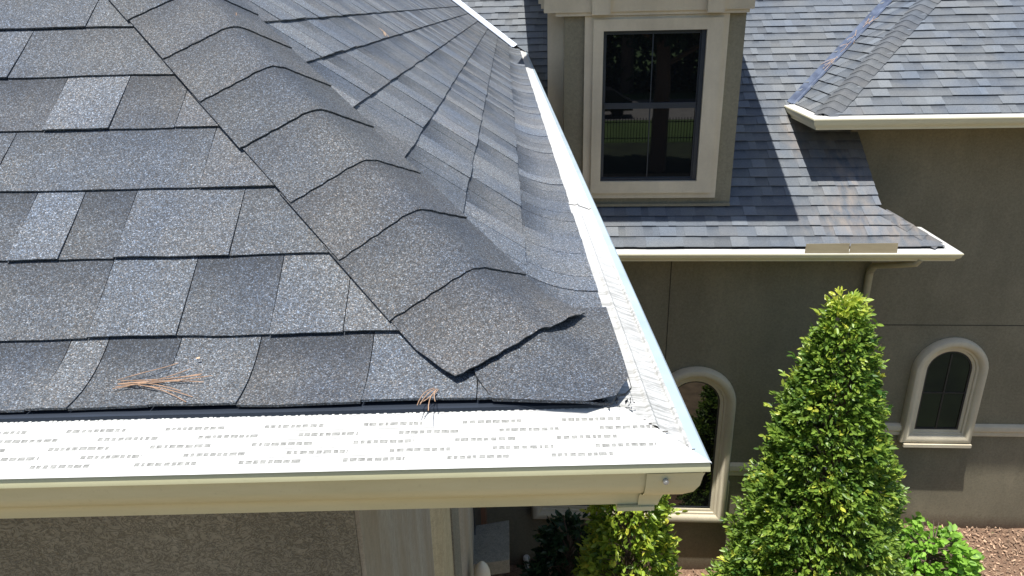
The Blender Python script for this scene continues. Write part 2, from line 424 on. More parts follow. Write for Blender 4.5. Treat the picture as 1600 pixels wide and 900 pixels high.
roofR = field('roof', slR, E0, 0, NC, (.7, 11.5), clR, mt_near, house, du=.035, ks=2, seed=23, wmin=.07, wmax=.17, ucoarse=4.0, tb=.0058, gapw=.0026, contrast=.75, toneK=1.26)  # tone lifted on this slope to paint in its glancing light
roofR['label'] = 'side slope of grey shingles running back to the valley'
mb = MB(); P0 = np.array([HX-Y0_, Y0_, -H_]); hd = np.array([-C_, C_, S_]); hd /= np.linalg.norm(hd)
def perp(nrm, hd, toward):
    v = np.cross(nrm, hd); v /= np.linalg.norm(v); return v if v@toward > 0 else -v
LF = perp(nF_, hd, np.array([-1, -1, 0.])); LR = perp(nR_, hd, np.array([1, 1, 0.]))
def spec(i, f, ww):
    if i != 0 or f > .9: return 0
    g = (1-f/.9)**1.3
    o = .004*g
    if ww > 0: o += g*(.011*math.exp(-((ww-.085)/.035)**2))
    if ww < -.02: o += g*(.004*math.exp(-((ww+.06)/.05)**2))
    return o
def zs(X, Y):
    def inv(h):
        for a, b in zip(fl, fl[1:]):
            if h <= b[1]: return a[2]+(b[2]-a[2])*(h-a[1])/(b[1]-a[1])
        return fl[-1][2]+(h-fl[-1][1])*math.tan(T_)
    zf, zr = ZE+inv(Y-YE), ZE+inv(XE-X); k = .010; hh = max(0, min(1, .5+.5*(zr-zf)/k)); return zr*(1-hh)+zf*hh-k*hh*(1-hh)
starts = [.166, .318, .471, .617, .78, .935, 1.09]+[1.245+.155*i for i in range(10)]
caps(mb, P0, hd, LF, LR, starts, .155, .150, lift=.005, special=spec, clampf=True)
# corner piece lying over the flared foot of the hip
poly0 = [(-.068, .955), (-.052, .890), (-.028, .840), (.05, .831), (.110, .823), (.128, .826), (.137, .843), (.150, .848), (.160, .862), (.161, 1.135), (.06, 1.10)]
g = .008
area = []
x = -.08
while x < .18:
    y = .81
    while y < 1.15:
        pl = [(x, y), (x+g, y), (x+g, y+g), (x, y+g)]
        for i in range(len(poly0)):
            (ax, ay), (bx, by) = poly0[i], poly0[(i+1) % len(poly0)]
            a_, b_ = -(by-ay), (bx-ax); pl = clip(pl, a_, b_, -(a_*ax+b_*ay))
            if len(pl) < 3: break
        if len(pl) >= 3: area.append(pl)
        y += g
    x += g
off_c = .0120
def zc(X, Y): return zs(X, Y)+off_c+.0015*math.sin(X*60)*math.sin(Y*45)+.0012*math.sin(X*31+Y*22)-.004*max(0, 1-abs(Y-.83)/.03)
for pl in area:
    mb.add([(p[0], p[1], zc(*p)) for p in pl], [tuple(range(len(pl)))], 0, (.88, 0, .6), 0)
m_ = len(poly0); dens = []
for i in range(m_):
    a, b = np.array(poly0[i]), np.array(poly0[(i+1) % m_]); k = max(1, int(np.linalg.norm(b-a)/.01))
    dens += [a+(b-a)*j/k for j in range(k)]
k = len(dens); vs = [(p[0], p[1], zc(*p)) for p in dens]+[(p[0], p[1], zc(*p)-.004) for p in dens]
mb.add(vs, [(i, k+i, k+(i+1) % k, (i+1) % k) for i in range(k)], 0, (.6, 0, .6), 0)
# ragged crumbs of broken granules under the corner
for i in range(16):
    x = random.uniform(.112, .16); y = random.uniform(.832, .852); r = random.uniform(.002, .005)
    vs = [np.array([x, y, ZE-.003])+r*np.array([random.uniform(-1, 1) for _ in range(3)]) for _ in range(4)]
    mb.add(vs, [(0, 1, 2), (0, 2, 3), (0, 3, 1), (1, 3, 2)], 0, (.7, 0, .8), 0)
mb.build('hip_cap', mt_cap, house, smooth=True, label='row of bent hip shingles over the near hip, lowest ones lifting', recalc=False)
# underlay, so that nothing shows through, and the unseen far slopes of the front wing
mb = MB(); zt = slF.P(0, NC*E0)[2]; yt = slF.P(0, NC*E0)[1]; xt = slR.P(0, NC*E0)[0]
d = .012
mb.add([(-3.6, YE+.01, ZE-.014), (XE-.05, YE+.03, ZE-.012), (HX-Y1, Y1, Z1-d), (xt, yt, zt-d), (-3.6, Y1, Z1-d), (-3.6, yt, zt-d)], [(0, 1, 2, 4), (4, 2, 3, 5)])
mb.add([(XE-.03, YE+.05, ZE-.012), (XE-.03, 8.6, ZE-.012), (HX-Y1, 8.6, Z1-d), (HX-Y1, Y1, Z1-d), (xt, yt, zt-d), (xt, 10.4, zt-d)], [(0, 1, 2, 3), (3, 2, 5, 4)])
mb.add([(xt, yt, zt-d), (xt, 10.4, zt-d), (xt-2.2, 10.4, zt-1.6), (xt-2.2, yt, zt-1.6)], [(0, 1, 2, 3)])
mb.build('roof_deck', mt_deck, house, recalc=False)
# black drip edge along the front eave
mb = MB()
prof = [(YE+.02, ZE-.002), (YE-.002, ZE-.0025), (YE-.0065, ZE-.0035), (YE-.0075, ZE-.0075), (YE-.002, ZE-.013)]
vs = [(x, y, z) for x in (-3.6, XE-.038) for (y, z) in prof]; m_ = len(prof)
mb.add(vs, [(i, i+1, m_+i+1, m_+i) for i in range(m_-1)])
mb.build('drip_edge', mt_drip, house, recalc=False)

# ------------------------------------------------------------------ gutters
def sweep(mb, path, prof, T=Wd, mi=0, caps_=True, col=(1, 0, .5)):
    path = [np.array(p, float) for p in path]; rings = []
    for i, p in enumerate(path):
        ds = []
        if i > 0: d = path[i]-path[i-1]; ds.append(d/np.linalg.norm(d))
        if i < len(path)-1: d = path[i+1]-path[i]; ds.append(d/np.linalg.norm(d))
        ns = [np.array([d[1], -d[0]]) for d in ds]; n = sum(ns); n = n/(n@ns[0])
        rings.append([T(p[0]+n[0]*o, p[1]+n[1]*o, z) for (o, z) in prof])
    m = len(prof); vs = [q for r in rings for q in r]; fs = []
    for i in range(len(path)-1):
        for k in range(m-1): fs.append((i*m+k, i*m+k+1, (i+1)*m+k+1, (i+1)*m+k))
    mb.add(vs, fs, mi, col)
    if caps_:
        for r in (rings[0], rings[-1]):
            mb.add(r, [tuple(range(m))], mi, col)
def kprof(z, s=1.0, o1=.12, depth=.10):
    k = depth/.10
    pts = [(o1-.002, 0), (o1, -.003), (o1+.0005, -.013), (o1-.006, -.016), (o1-.008, -.024*k), (o1-.010, -.038*k), (o1-.016, -.052*k), (o1-.027, -.064*k), (o1-.040, -.072*k), (o1-.047, -.080*k), (o1-.050, -.090*k), (o1-.052, -.100*k), (0, -.102*k), (0, .0)]
    return [(o*s, z+q*s) for (o, q) in pts]
gz = -.5315
gp = [(-3.6, .865), (.12, .865), (.12, 8.62)]
gut = MB(); sweep(gut, gp, kprof(gz)); gutter1 = gut.build('gutter', mt_gut, house, smooth=True, label='near cream gutter with a slotted white guard'); 
# guard on the front run: slotted sheet, real openings over a fine mesh
def gZ(y): return ZE-.0095+(gz+.0016-(ZE-.0095))*(YE-.0075-y)/(YE-.0075-.7465)
mb = MB()
ys = []; rows = [.8185, .8035, .7890, .7745, .7610]; hwid = .0027
xa, xb = -3.6, .155
def sheet(x0, x1, y0, y1, dz=0.0, mi=0):
    # clip the right end on the mitre line x - .24 = .745 - y -> x = .985-y
    a0, a1 = min(x1, .985-y0), min(x1, .985-y1)
    if x0 >= min(a0, a1): return
    mb.add([(x0, y0, gZ(y0)+dz), (a0, y0, gZ(y0)+dz), (a1, y1, gZ(y1)+dz), (x0, y1, gZ(y1)+dz)], [(0, 1, 2, 3)], mi)
edge = YE-.0055
for i, r in enumerate(rows):
    sheet(xa, 1, r+hwid, edge); edge = r-hwid
    x = -3.6+(.048 if i % 2 else .0)-.0085*(i//2)+.022
    last = xa
    while x < .13:
        sheet(last, x, r-hwid, r+hwid); 
        # webs crossing the slot
        xx = x+.006
        while xx < x+.074:
            sheet(xx, xx+.0012+random.uniform(0, .0022), r-hwid, r+hwid, -.0001); xx += .0095+random.uniform(-.003, .003)
        last = x+.077; x += .130
    sheet(last, 1, r-hwid, r+hwid)
sheet(xa, 1, .7465, edge)
# raised hem lines and knurled back edge
for r in (.8110, .7962, .7817, .7677): 
    x = xa
    while x < .14:
        sheet(x, x+.05, r-.0005, r+.0005, .0007, 0); x += .058
mb.add([(-3.6, YE-.0055, gZ(YE-.0055)), (.155, YE-.0055, gZ(YE-.0055)), (.155, YE-.002, gZ(YE)-.006), (-3.6, YE-.002, gZ(YE)-.006)], [(0, 1, 2, 3)])
x = -1.4
while x < .10:
    w_ = random.uniform(.003, .006); h_ = random.uniform(.001, .0028); y_ = YE-.0065
    mb.add([(x, y_-.003, gZ(y_)), (x+w_, y_-.003, gZ(y_)), (x+w_, y_+.002, gZ(y_)+h_), (x, y_+.002, gZ(y_)+h_)], [(0, 1, 2, 3)]); x += w_+random.uniform(.001, .007)
sheet(xa, 1, .750, YE-.010, -.0005, 1)
mb.add([(-3.6, .7465, gZ(.7465)), (.2385, .7465, gZ(.7465)), (.2412, .7438, gZ(.7465)-.0003), (-3.6, .7438, gZ(.7465)-.0003)], [(0, 1, 2, 3)])
mb.build('gutter_guard', [mt_white, mt_slot], gutter1, recalc=False, label='slotted white gutter guard along the front eave')
# guard on the side run
mb = MB()
xg = [(XE-.012, ZE-.013), (.150, ZE-.014), (.178, ZE-.018), (.182, ZE-.0155), (.1845, ZE-.0155), (.188, ZE-.020), (.2165, gz+.003), (.2185, gz+.0065), (.2215, gz+.0065), (.2225, gz+.003)]
def side(y0, y1, dz=0, mi=0, shift=0):
    vs = []
    for first in (True, False):
        for (x, z) in xg:
            vs.append((x+shift, max(.985-x, y0) if first else y1, z+dz))
    m_ = len(xg); mb.add(vs, [(i, i+1, m_+i+1, m_+i) for i in range(m_-1)], mi)
mb.add([(.118, YE-.010, gZ(YE-.01)-.001), (.158, YE-.010, gZ(YE-.01)-.001), (.158, .90, ZE-.0155), (.118, .90, ZE-.0155)], [(0, 1, 2, 3)])
side(.74, 1.905); side(1.90, 4.3, .0022); side(4.295, 8.6, .0005)
vs = []
for y in (None, 8.6):
    for (x, z) in [(.2225, gz+.003), (.2380, gz+.0015), (.2412, gz-.0015)]: vs.append((x, .985-x if y is None else y, z))
mb.add(vs, [(0, 1, 4, 3), (1, 2, 5, 4)], 1)
# dirt and cut edge along the mitre
for i in range(9):
    t = random.random(); x = .135+.09*t+random.uniform(-.003, .003); y = .985-x+random.uniform(-.002, .004); r = random.uniform(.0005, .0014)
    z = gZ(max(.75, y))+.001
    mb.add([(x-r*2, y-r*.5, z), (x+r, y-r, z), (x+r*2, y+r*.6, z+.0006), (x-r, y+r, z)], [(0, 1, 2, 3)], 2)
mb.build('gutter_guard', [mt_sideg, mt_band, mt_joint], gutter1, recalc=False, label='streaked white guard along the side eave with a blue lip')
# corner bracket with a screw
mb = MB()
pr = kprof(gz)[3:12]
vs = []
for x in (.163, .985-.745-.003):
    for (o, z) in pr:
        y = .865-o-.0025; vs.append((min(x, .985-y-.001), y, z-.001))
m_ = len(pr); mb.add(vs, [(i, i+1, m_+i+1, m_+i) for i in range(m_-1)])
mb.box(.135, .185, .792, .83, gz-.108, gz-.102)
mb.build('mitre_bracket', mt_gut, gutter1, smooth=True)
mb = MB(); mb.tube([(.187, .7505, gz-.029), (.187, .7465, gz-.029)], .0038, 10); mb.tube([(.187, .747, gz-.029), (.187, .7450, gz-.029)], .002, 6)
mb.build('screw', mt_screw, gutter1, smooth=True)

def add_gutter(path, z, s, o1, depth, label, T=M):
    g_ = MB(); sweep(g_, path, kprof(z, s, o1/s, depth/s), T); o = g_.build('gutter', mt_gutfar, house, smooth=True, label=label)
    c_ = MB(); sweep(c_, path, [(.0, z+.012), (.03, z+.008), (o1-.012, z+.004), (o1-.003, z+.002), (o1-.001, z-.004)], T, caps_=False)
    c_.build('gutter_guard', mt_white, o, recalc=False)
    return o
zlow = slM.O[2]
glow = add_gutter([(-1.2, 6.335), (3.44, 6.335), (3.44, 7.02)], zlow-.030, .84, .115, .082, 'cream gutter along the lower main eave under the dormer')
gwing = add_gutter([(WX+.005, 7.86), (WX+.005, WY-.005), (5.55, WY-.005), (9.5, WY-.005)], WZ-.012, .84, .115, .105, 'upper right cream gutter turning the wing corner')
# splash plate standing on the lower gutter lip
mb = MB(); vs = []
for (x0, x1, dy) in ((2.19, 2.575, 0), (2.577, 2.99, .003)):
    mb.add([M(x0, 6.228+dy, zlow-.03), M(x1, 6.228+dy, zlow-.03), M(x1, 6.242+dy, zlow+.062), M(x0+.012, 6.242+dy, zlow+.058),
            M(x0, 6.231+dy, zlow-.03), M(x1, 6.231+dy, zlow-.03), M(x1, 6.245+dy, zlow+.062), M(x0+.012, 6.245+dy, zlow+.058)],
           [(0, 1, 2, 3), (4, 7, 6, 5), (0, 3, 7, 4), (1, 5, 6, 2), (3, 2, 6, 7), (0, 4, 5, 1)])
mb.build('splash_plate', mt_plate, glow, label='bent tan metal plate on the gutter lip')
mb = MB(); mb.tube([M(3.22, 6.28, zlow-.10), M(3.20, 6.29, zlow-.145), M(3.08, 6.45, zlow-.215), M(2.985, 6.60, zlow-.275), M(2.965, 6.635, zlow-.34), M(2.965, 6.64, zlow-.5), M(2.965, 6.64, GZ+.1)], .030, 12, sx=1.15)
for i in range(7): mb.tube([M(2.985-.003*i, 6.603+.005*i, zlow-.272-.012*i), M(2.983-.003*i, 6.606+.005*i, zlow-.277-.012*i)], .035, 12)
mb.build('downspout', mt_spout, glow, smooth=True)

# ------------------------------------------------------------------ main roof
XR = 3.02
def clM(n):
    y = (n+.5)*EM*math.cos(MS)+6.33; c = []
    if y > 8.55: c.append(slM.halfplane(nR_, kR, 1, .05))
    if y > 7.80: c.append(slM.halfplane(nL, kL, 1, .03))
    if y < 6.68: c.append((-1, -math.cos(MS)*1.22, 3.44))
    else: c.append((-1, 0, 3.0 if y < 7.6 else 6.0))
    return c
fm = dict(near=False, contrast=.7, thick=.0075, tb=.0095, raise_=.005, ks=1, wmin=.06, wmax=.17)
r_ = field('roof', slM, EM, 0, 44, (-3.2, 6.2), clM, mt_far, house, seed=5, **fm); r_['label'] = 'main slope of weathered grey shingles behind the dormer'
cW = slW.halfplane(nL, kL, -1, .01)
r_ = field('roof', slW, EM, 0, 36, (2.3, 9.4), [cW], mt_far, house, seed=6, **fm); r_['label'] = 'front slope of the right wing above the upper gutter'
r_ = field('roof', slL, EM, 0, 36, (6.9, 12.5), [slL.halfplane(nW, kW, -1, .01), slL.halfplane(nM, kM, 1, .03)], mt_far, house, seed=8, **fm); r_['label'] = 'narrow slope between the valley and the hip'
mb = MB(); hw_ = np.array([*(M(1, 1, 0)[:2]), 0.7]); hw_ /= np.linalg.norm(hw_)
caps(mb, M(WX, WY, WZ), hw_, perp(nL, hw_, M(-1, 1, 0)), perp(nW, hw_, M(1, -1, 0)), [.02+.108*i for i in range(30)], .108, .125, lift=.015, tilt=.004, thick=.004, rad=.07, nw=14, seed=4, base_off=.012)
mb.build('hip_cap', mt_farcap, house, smooth=True, recalc=False, label='hip shingles running up the right wing')
mb = MB(); a = M(3.46, 6.34, zlow); b = M(3.03, 6.69, slM.P(3.03, (6.69-6.33)/math.cos(MS))[2]); hh = (b-a)/np.linalg.norm(b-a); nS = np.array([*(M(.55, .15, 0)[:2]), 1.0]); nS /= np.linalg.norm(nS)
LM = perp(nM, hh, M(-1, -1, 0)); LS = perp(nS, hh, M(1, 1, 0))
caps(mb, a, hh, LM, LS, [.05, .19, .32, .43], .14, .11, lift=.001, tilt=.004, thick=.004, rad=.03, nw=10, seed=9, base_off=.008)
mb.build('hip_cap', mt_farcap, house, smooth=True, recalc=False, label='short row of stained hip shingles at the lower eave corner')
# small return slope, rake and underlay of the main roof
mb = MB(); q = -.015
mb.add([M(3.46, 6.33, zlow+q), M(3.02, 6.69, b[2]+q), M(3.02, 7.04, b[2]-.02), M(3.46, 7.04, zlow+q)], [(0, 1, 2, 3)])
mb.add([M(-3.2, 6.34, zlow+q), M(3.40, 6.34, zlow+q), M(3.0, 6.69, b[2]-.02), M(-3.2, 6.69, b[2]-.02)], [(0, 1, 2, 3)])
zr_ = lambda y: -1.217+.7*(y-7.6)-.02
mb.add([M(-3.2, 6.69, zr_(6.69)), M(3.0, 6.69, zr_(6.69)), M(3.0, 7.6, zr_(7.6)), M(-3.2, 7.6, zr_(7.6))], [(0, 1, 2, 3)])
mb.add([M(-3.2, 7.6, zr_(7.6)), M(6.2, 7.6, zr_(7.6)), M(6.2, 10.6, zr_(10.6)), M(-3.2, 10.6, zr_(10.6))], [(0, 1, 2, 3)])
mb.add([M(-3.2, 10.6, zr_(10.6)), M(6.2, 10.6, zr_(10.6)), M(6.2, 13, zr_(10.6)-1.7), M(-3.2, 13, zr_(10.6)-1.7)], [(0, 1, 2, 3)])
mb.add([M(2.47, 7.0, WZ-.02), M(9.4, 7.0, WZ-.02), M(9.4, 10.5, WZ+2.43), M(5.97, 10.5, WZ+2.43)], [(0, 1, 2, 3)])
mb.add([M(2.47, 7.0, WZ-.02), M(5.97, 10.5, WZ+2.43), M(5.97, 12, WZ+2.43), M(2.47, 12, WZ-.02)], [(0, 1, 2, 3)])
mb.build('roof_deck', mt_deck, house, recalc=False)
# valleys
mt_valley2 = plain('pale_valley_metal', (.30, .34, .41), .45, .1, 5, metallic=.3)
def valley(n1, k1, n2, k2, p_a, p_b, wid, up, label, mat=None):
    d_ = p_b-p_a; d_ /= np.linalg.norm(d_); mb = MB()
    s1 = perp(n1, d_, up[0]); s2 = perp(n2, d_, up[1]); L = np.linalg.norm(p_b-p_a); m_ = 12
    for i in range(m_):
        a, b = p_a+d_*L*i/m_, p_a+d_*L*(i+1)/m_
        o1, o2 = n1*.014, n2*.014; rid = (n1+n2)*.011
        mb.add([a+s1*wid+o1, b+s1*wid+o1, b+s1*.02+o1*.5, a+s1*.02+o1*.5, a+rid, b+rid, a+s2*.02+o2*.5, b+s2*.02+o2*.5, a+s2*wid+o2, b+s2*wid+o2],
               [(0, 1, 2, 3), (3, 2, 5, 4), (4, 5, 7, 6), (6, 7, 9, 8)])
    return mb.build('valley_flashing', mat or mt_valley, house, smooth=True, recalc=False, label=label)
def isect(n1, k1, n2, k2, z):
    A_ = np.array([n1, n2, [0, 0, 1.]]); return np.linalg.solve(A_, np.array([k1, k2, z]))
pa, pb = isect(nM, kM, nL, kL, WZ-.01), isect(nM, kM, nL, kL, WZ+2.2)
valley(nM, kM, nL, kL, pa, pb, .075, (M(-1, 1, 0), M(1, -1, 0)), 'blue metal valley flashing left of the right wing')
pa, pb = isect(nM, kM, nR_, kR, ZE+.01), isect(nM, kM, nR_, kR, zt)
valley(nM, kM, nR_, kR, pa, pb, .075, (M(1, 1, 0), M(-1, -1, 0)), 'pale metal valley flashing behind the near roof', mt_valley2)

# ------------------------------------------------------------------ walls
def wall(x0, x1, y, z0, z1, T=M, th=.12, name='wall', mat=mt_wall, label=None):
    mb = MB(); mb.box(x0, x1, y, y+th, z0, z1, T); return mb.build(name, mat, house, label=label)
YM, YW = 6.68, 7.52
wm = wall(-3.2, 3.0, YM, GZ-.2, zlow-.02, label='lower main wall of taupe stucco under the eave')
mb = MB(); mb.box(2.88, 3.0, YM+.12, 9.0, GZ-.2, zlow, M)       # main right side wall and its gable above the eave
z6, z9 = zr_(6.7)-.004, zr_(9.0)-.004
vs = [M(x, y, z) for x in (2.90, 2.985) for (y, z) in ((6.7, zlow), (9.0, zlow), (9.0, z9), (6.7, z6))]
mb.add(vs, [(0, 1, 2, 3), (4, 7, 6, 5), (0, 4, 5, 1), (1, 5, 6, 2), (2, 6, 7, 3), (3, 7, 4, 0)])
mb.build('wall', mt_wall, house, label='end wall of the main block')
ww_ = wall(3.0, 9.4, YW, GZ-.2, WZ-.04, label='tall right wing wall of taupe stucco')
mb = MB(); mb.box(2.99, 3.10, YW+.12, 10.5, GZ-.2, WZ-.04, M); mb.box(2.935, 3.0, YW-.02, 9.0, -1.75, WZ-.06, M); mb.build('wall', mt_wall, house, label='return wall of the right wing')
# soffits and frieze boards
mb = MB(); mb.box(-1.2, 3.44, 6.345, YM+.02, zlow-.13, zlow-.045, M); mb.box(3.0, 3.435, 6.36, 7.02, zlow-.128, zlow-.05, M); mb.build('soffit', mt_trim, house)
mb = MB(); mb.box(2.47, 9.4, 7.0, YW+.01, WZ-.10, WZ-.03, M); mb.box(2.47, 3.0, YW+.012, 7.9, WZ-.098, WZ-.032, M); mb.box(3.0, 9.4, 7.42, YW-.003, WZ-.19, WZ-.102, M); mb.build('soffit', mt_trim, house, label='cream soffit of the right wing')
# control joints
mb = MB(); mb.box(1.098, 1.106, YM-.0025, YM+.01, -5.50, zlow-.12, M); mb.box(1.03, 1.038, YM-.0025, YM+.01, GZ, -5.53, M); mb.build('control_joint', mt_joint, house)
mb = MB(); mb.box(3.0, 9.4, YW-.0025, YW+.01, -3.416, -3.407, M); mb.build('control_joint', mt_joint, house)
# belt course
def belt(x0, x1, y, zt_=-4.665, mat=mt_trim):
    pr = [(0, .0), (.022, -.004), (.045, -.018), (.052, -.045), (.050, -.075), (.036, -.088), (.030, -.100), (.034, -.125), (.028, -.150), (0, -.155)]
    mb = MB(); vs = [M(x, y-o, zt_+z) for x in (x0, x1) for (o, z) in pr]; m_ = len(pr)
    mb.add(vs, [(i, i+1, m_+i+1, m_+i) for i in range(m_-1)]+[tuple(range(m_)), tuple(range(m_, 2*m_))])
    return mb.build('belt_course', mat, house, smooth=True)
belt(1.85, 2.995, YM); belt(3.0, 4.0, YW); belt(4.81, 9.4, YW)

def arch_path(cx, hw, zb, zs_, n=20, full=True):
    p = [(cx-hw, zb), (cx-hw, zs_)] if full else [(cx-hw, zs_)]
    for i in range(1, n): a = math.pi*(1-i/n); p.append((cx+hw*math.cos(a), zs_+hw*math.sin(a)))
    p += [(cx+hw, zs_), (cx+hw, zb)] if full else [(cx+hw, zs_)]
    return p
def mould(mb, path, prof, y, closed=True, T=M):
    """sweep a profile (outward w, stand-out d) round a path in the wall plane"""
    n = len(path); P = [np.array(p, float) for p in path]; rings = []
    for i in range(n):
        ds = []
        if closed or i > 0: d = P[i]-P[i-1]; ds.append(d/np.linalg.norm(d))
        if closed or i < n-1: d = P[(i+1) % n]-P[i]; ds.append(d/np.linalg.norm(d))
        ns = [np.array([-d[1], d[0]]) for d in ds]; nn = sum(ns); nn = nn/(nn@ns[0])
        rings.append([T(P[i][0]+nn[0]*w_, y-d_, P[i][1]+nn[1]*w_) for (w_, d_) in prof])
    m = len(prof); fs = []
    for i in range(n if closed else n-1):
        j = (i+1) % n
        for k in range(m-1): fs.append((i*m+k, i*m+k+1, j*m+k+1, j*m+k))
    mb.add([q for r in rings for q in r], fs)
    if not closed: mb.add(rings[0], [tuple(range(m))]); mb.add(rings[-1], [tuple(range(m))])
def plate(mb, path, y0, y1, T=M):
    n = len(path); vs = [T(p[0], y0, p[1]) for p in path]+[T(p[0], y1, p[1]) for p in path]
    mb.add(vs, [tuple(range(n)), tuple(range(n, 2*n))]+[(i, (i+1) % n, n+(i+1) % n, n+i) for i in range(n)])
SPR = [(-.004, -.005), (-.004, .022), (.010, .030), (.026, .032), (.032, .046), (.052, .052), (.062, .066), (.085, .086), (.110, .092), (.135, .084), (.150, .062), (.156, .030), (.156, -.002)]
# small arched window in the right wing
cx, hwg, zb, zsp = 4.402, .249, -4.74, -3.965
win = MB(); mould(win, arch_path(cx, hwg, zb, zsp), SPR, YW)
win.box(4.035, 4.795, YW-.105, YW+.0, -4.93, -4.890, M)
wo = win.build('window', mt_trim, house, smooth=True, label='small arched window in the right wing wall')
mb = MB(); mould(mb, arch_path(cx, hwg-.022, zb+.022, zsp), [(0, .0), (0, .012), (.024, .014), (.024, 0)], YW-.004)
mb.box(cx-.008, cx+.008, YW-.014, YW-.006, zb+.02, zsp+.2, M); mb.box(cx-hwg+.02, cx+hwg-.02, YW-.0135, YW-.0065, -4.262, -4.247, M)
mb.build('frame', mt_black, wo)
mb = MB(); plate(mb, arch_path(cx, hwg-.02, zb+.02, zsp), YW-.006, YW-.002); mb.build('pane', mt_glass, wo)
# three-light arched window, mostly behind the near gutter
lights = [(.135, .0), (.78, .0), (1.425, .0)]; hwl = .268; zb2 = -5.27; zs2 = -3.93
win = MB()
out = [(-.133, zb2)]+[(-.133, zs2)]; path = [(-.133, zb2), (-.133, zs2)]
for (cx2, _) in lights:
    for i in range(0, 17):
        a_ = math.pi*(1-i/16); path.append((cx2+hwl*math.cos(a_), zs2+hwl*math.sin(a_)))
    if cx2 < 1.4: path.append((cx2+hwl+.0545, zs2-.0))
pp = []
for p in path:
    if not pp or (abs(p[0]-pp[-1][0])+abs(p[1]-pp[-1][1])) > 1e-6: pp.append(p)
# right-hand light gets the full moulding; left ones are arches above shared mullions
for i, (cx2, _) in enumerate(lights):
    if i == 2: pth = [(1.156-.0+.001, zs2)]+arch_path(cx2, hwl, 0, zs2, full=False)[1:]+[(cx2+hwl, zb2), (-.133, zb2), (-.133, zs2)]; mould(win, pth, SPR, YM, closed=False)
    else: mould(win, arch_path(cx2, hwl, 0, zs2, full=False), [(w_, d_-.004*(1+i)) for (w_, d_) in SPR[:9]], YM, closed=False)
for (a_, b_) in ((.403, .512), (1.048, 1.157)): win.box(a_, b_, YM-.035, YM, zb2+.002, zs2+.12, M)
win.box(1.858, 1.870, YM-.03, YM, -5.4, -4.9, M)
w2 = win.build('window', mt_trim, house, smooth=True, label='tall three-light arched window behind the gutter corner')
for (cx2, _) in lights:
    mb = MB(); mould(mb, arch_path(cx2, hwl-.022, zb2+.024, zs2), [(0, .0), (0, .010), (.024, .012), (.024, 0)], YM-.004); mb.build('frame', mt_black, w2)
    mb = MB(); plate(mb, arch_path(cx2, hwl-.02, zb2+.02, zs2), YM-.006, YM-.002); mb.build('pane', mt_glass, w2)

# ------------------------------------------------------------------ dormer
YD = 6.734
mb = MB(); mb.box(.055, 1.614, YD, 9.6, -1.83, .45, M)
mb.box(.058, 1.611, YD-.035, YD-.001, -1.822, -1.80, M)
do = mb.build('dormer', mt_dorm, house, label='stucco dormer standing in the main slope')
mb = MB(); mb.box(-.095, .054, 6.98, 9.6, -1.75, .45, M); mb.build('side_pilaster', mt_trim, do)
mb = MB()
def frame2(x0, x1, z0, z1, xi0, xi1, zi0, zi1, y0, y1, T=M):
    mb.box(x0, xi0, y0, y1, z0, z1, T); mb.box(xi1, x1, y0, y1, z0, z1, T); mb.box(xi0, xi1, y0, y1, z0, zi0, T); mb.box(xi0, xi1, y0, y1, zi1, z1, T)
frame2(.233, 1.467, -1.741, -.127, .31, 1.414, -1.683, -.16, YD-.035, YD)
frame2(.306, 1.418, -1.687, -.156, .395, 1.282, -1.578, -.252, YD-.062, YD)
mb.box(-.02, 1.625, YD-.055, YD, -.125, .45, M); mb.box(-.12, 1.658, YD-.075, YD-.057, -.095, .45, M)
mb.box(.29, .445, YD-.115, YD-.077, -.118, .45, M); mb.box(1.262, 1.402, YD-.115, YD-.077, -.118, .45, M)
for i, (xo, z_) in enumerate(((-.125, -.085), (-.150, -.06), (-.175, -.02), (-.205, .03))):
    mb.box(xo, .0-.004*i, YD+.02+.10*i, YD+.11+.10*i, z_, .45, M)
mb.build('surround', mt_trim, do)
mb = MB()
frame2(.396, 1.281, -1.577, -.253, .425, 1.232, -1.545, -.283, YD-.004, YD+.0)
mb2 = mb; mb.box(.42, 1.235, YD-.022, YD-.0005, -.918, -.868, M)
mb.box(.825, .834, YD-.010, YD-.0015, -.87, -.28, M); mb.box(.825, .834, YD-.012, YD-.0015, -1.55, -.915, M)
mb.box(1.232, 1.281, YD-.018, YD-.005, -1.577, -.90, M); mb.box(1.245, 1.281, YD-.030, YD-.0185, -1.575, -.254, M)
mb.box(.396, 1.281, YD-.026, YD-.0045, -1.577, -1.556, M)
mb.build('frame', mt_bluef, do)
mb = MB(); mb.box(.42, 1.236, YD-.0015, YD+.0005, -1.55, -.28, M); mb.build('pane', mt_glass, do)
# dormer roof: hipped, with deep eaves that shade the slopes beside it
mb = MB(); x0, x1, y0, y1, ze = -.47, 1.88, 6.20, 10.2, .42
mb.add([M(x0, y0, ze), M(x1, y0, ze), M(x1, y1, ze), M(x0, y1, ze), M(x0, y0, ze+.1), M(x1, y0, ze+.1), M(x1, y1, ze+.1), M(x0, y1, ze+.1), M(.62, y0+.9, ze+.85), M(.62, y1, ze+.85)],
       [(0, 3, 2, 1), (0, 1, 5, 4), (1, 2, 6, 5), (3, 0, 4, 7), (4, 5, 8), (5, 6, 9, 8), (7, 4, 8, 9), (2, 3, 7, 9, 6)])
mb.build('dormer_roof', mt_trim, do)

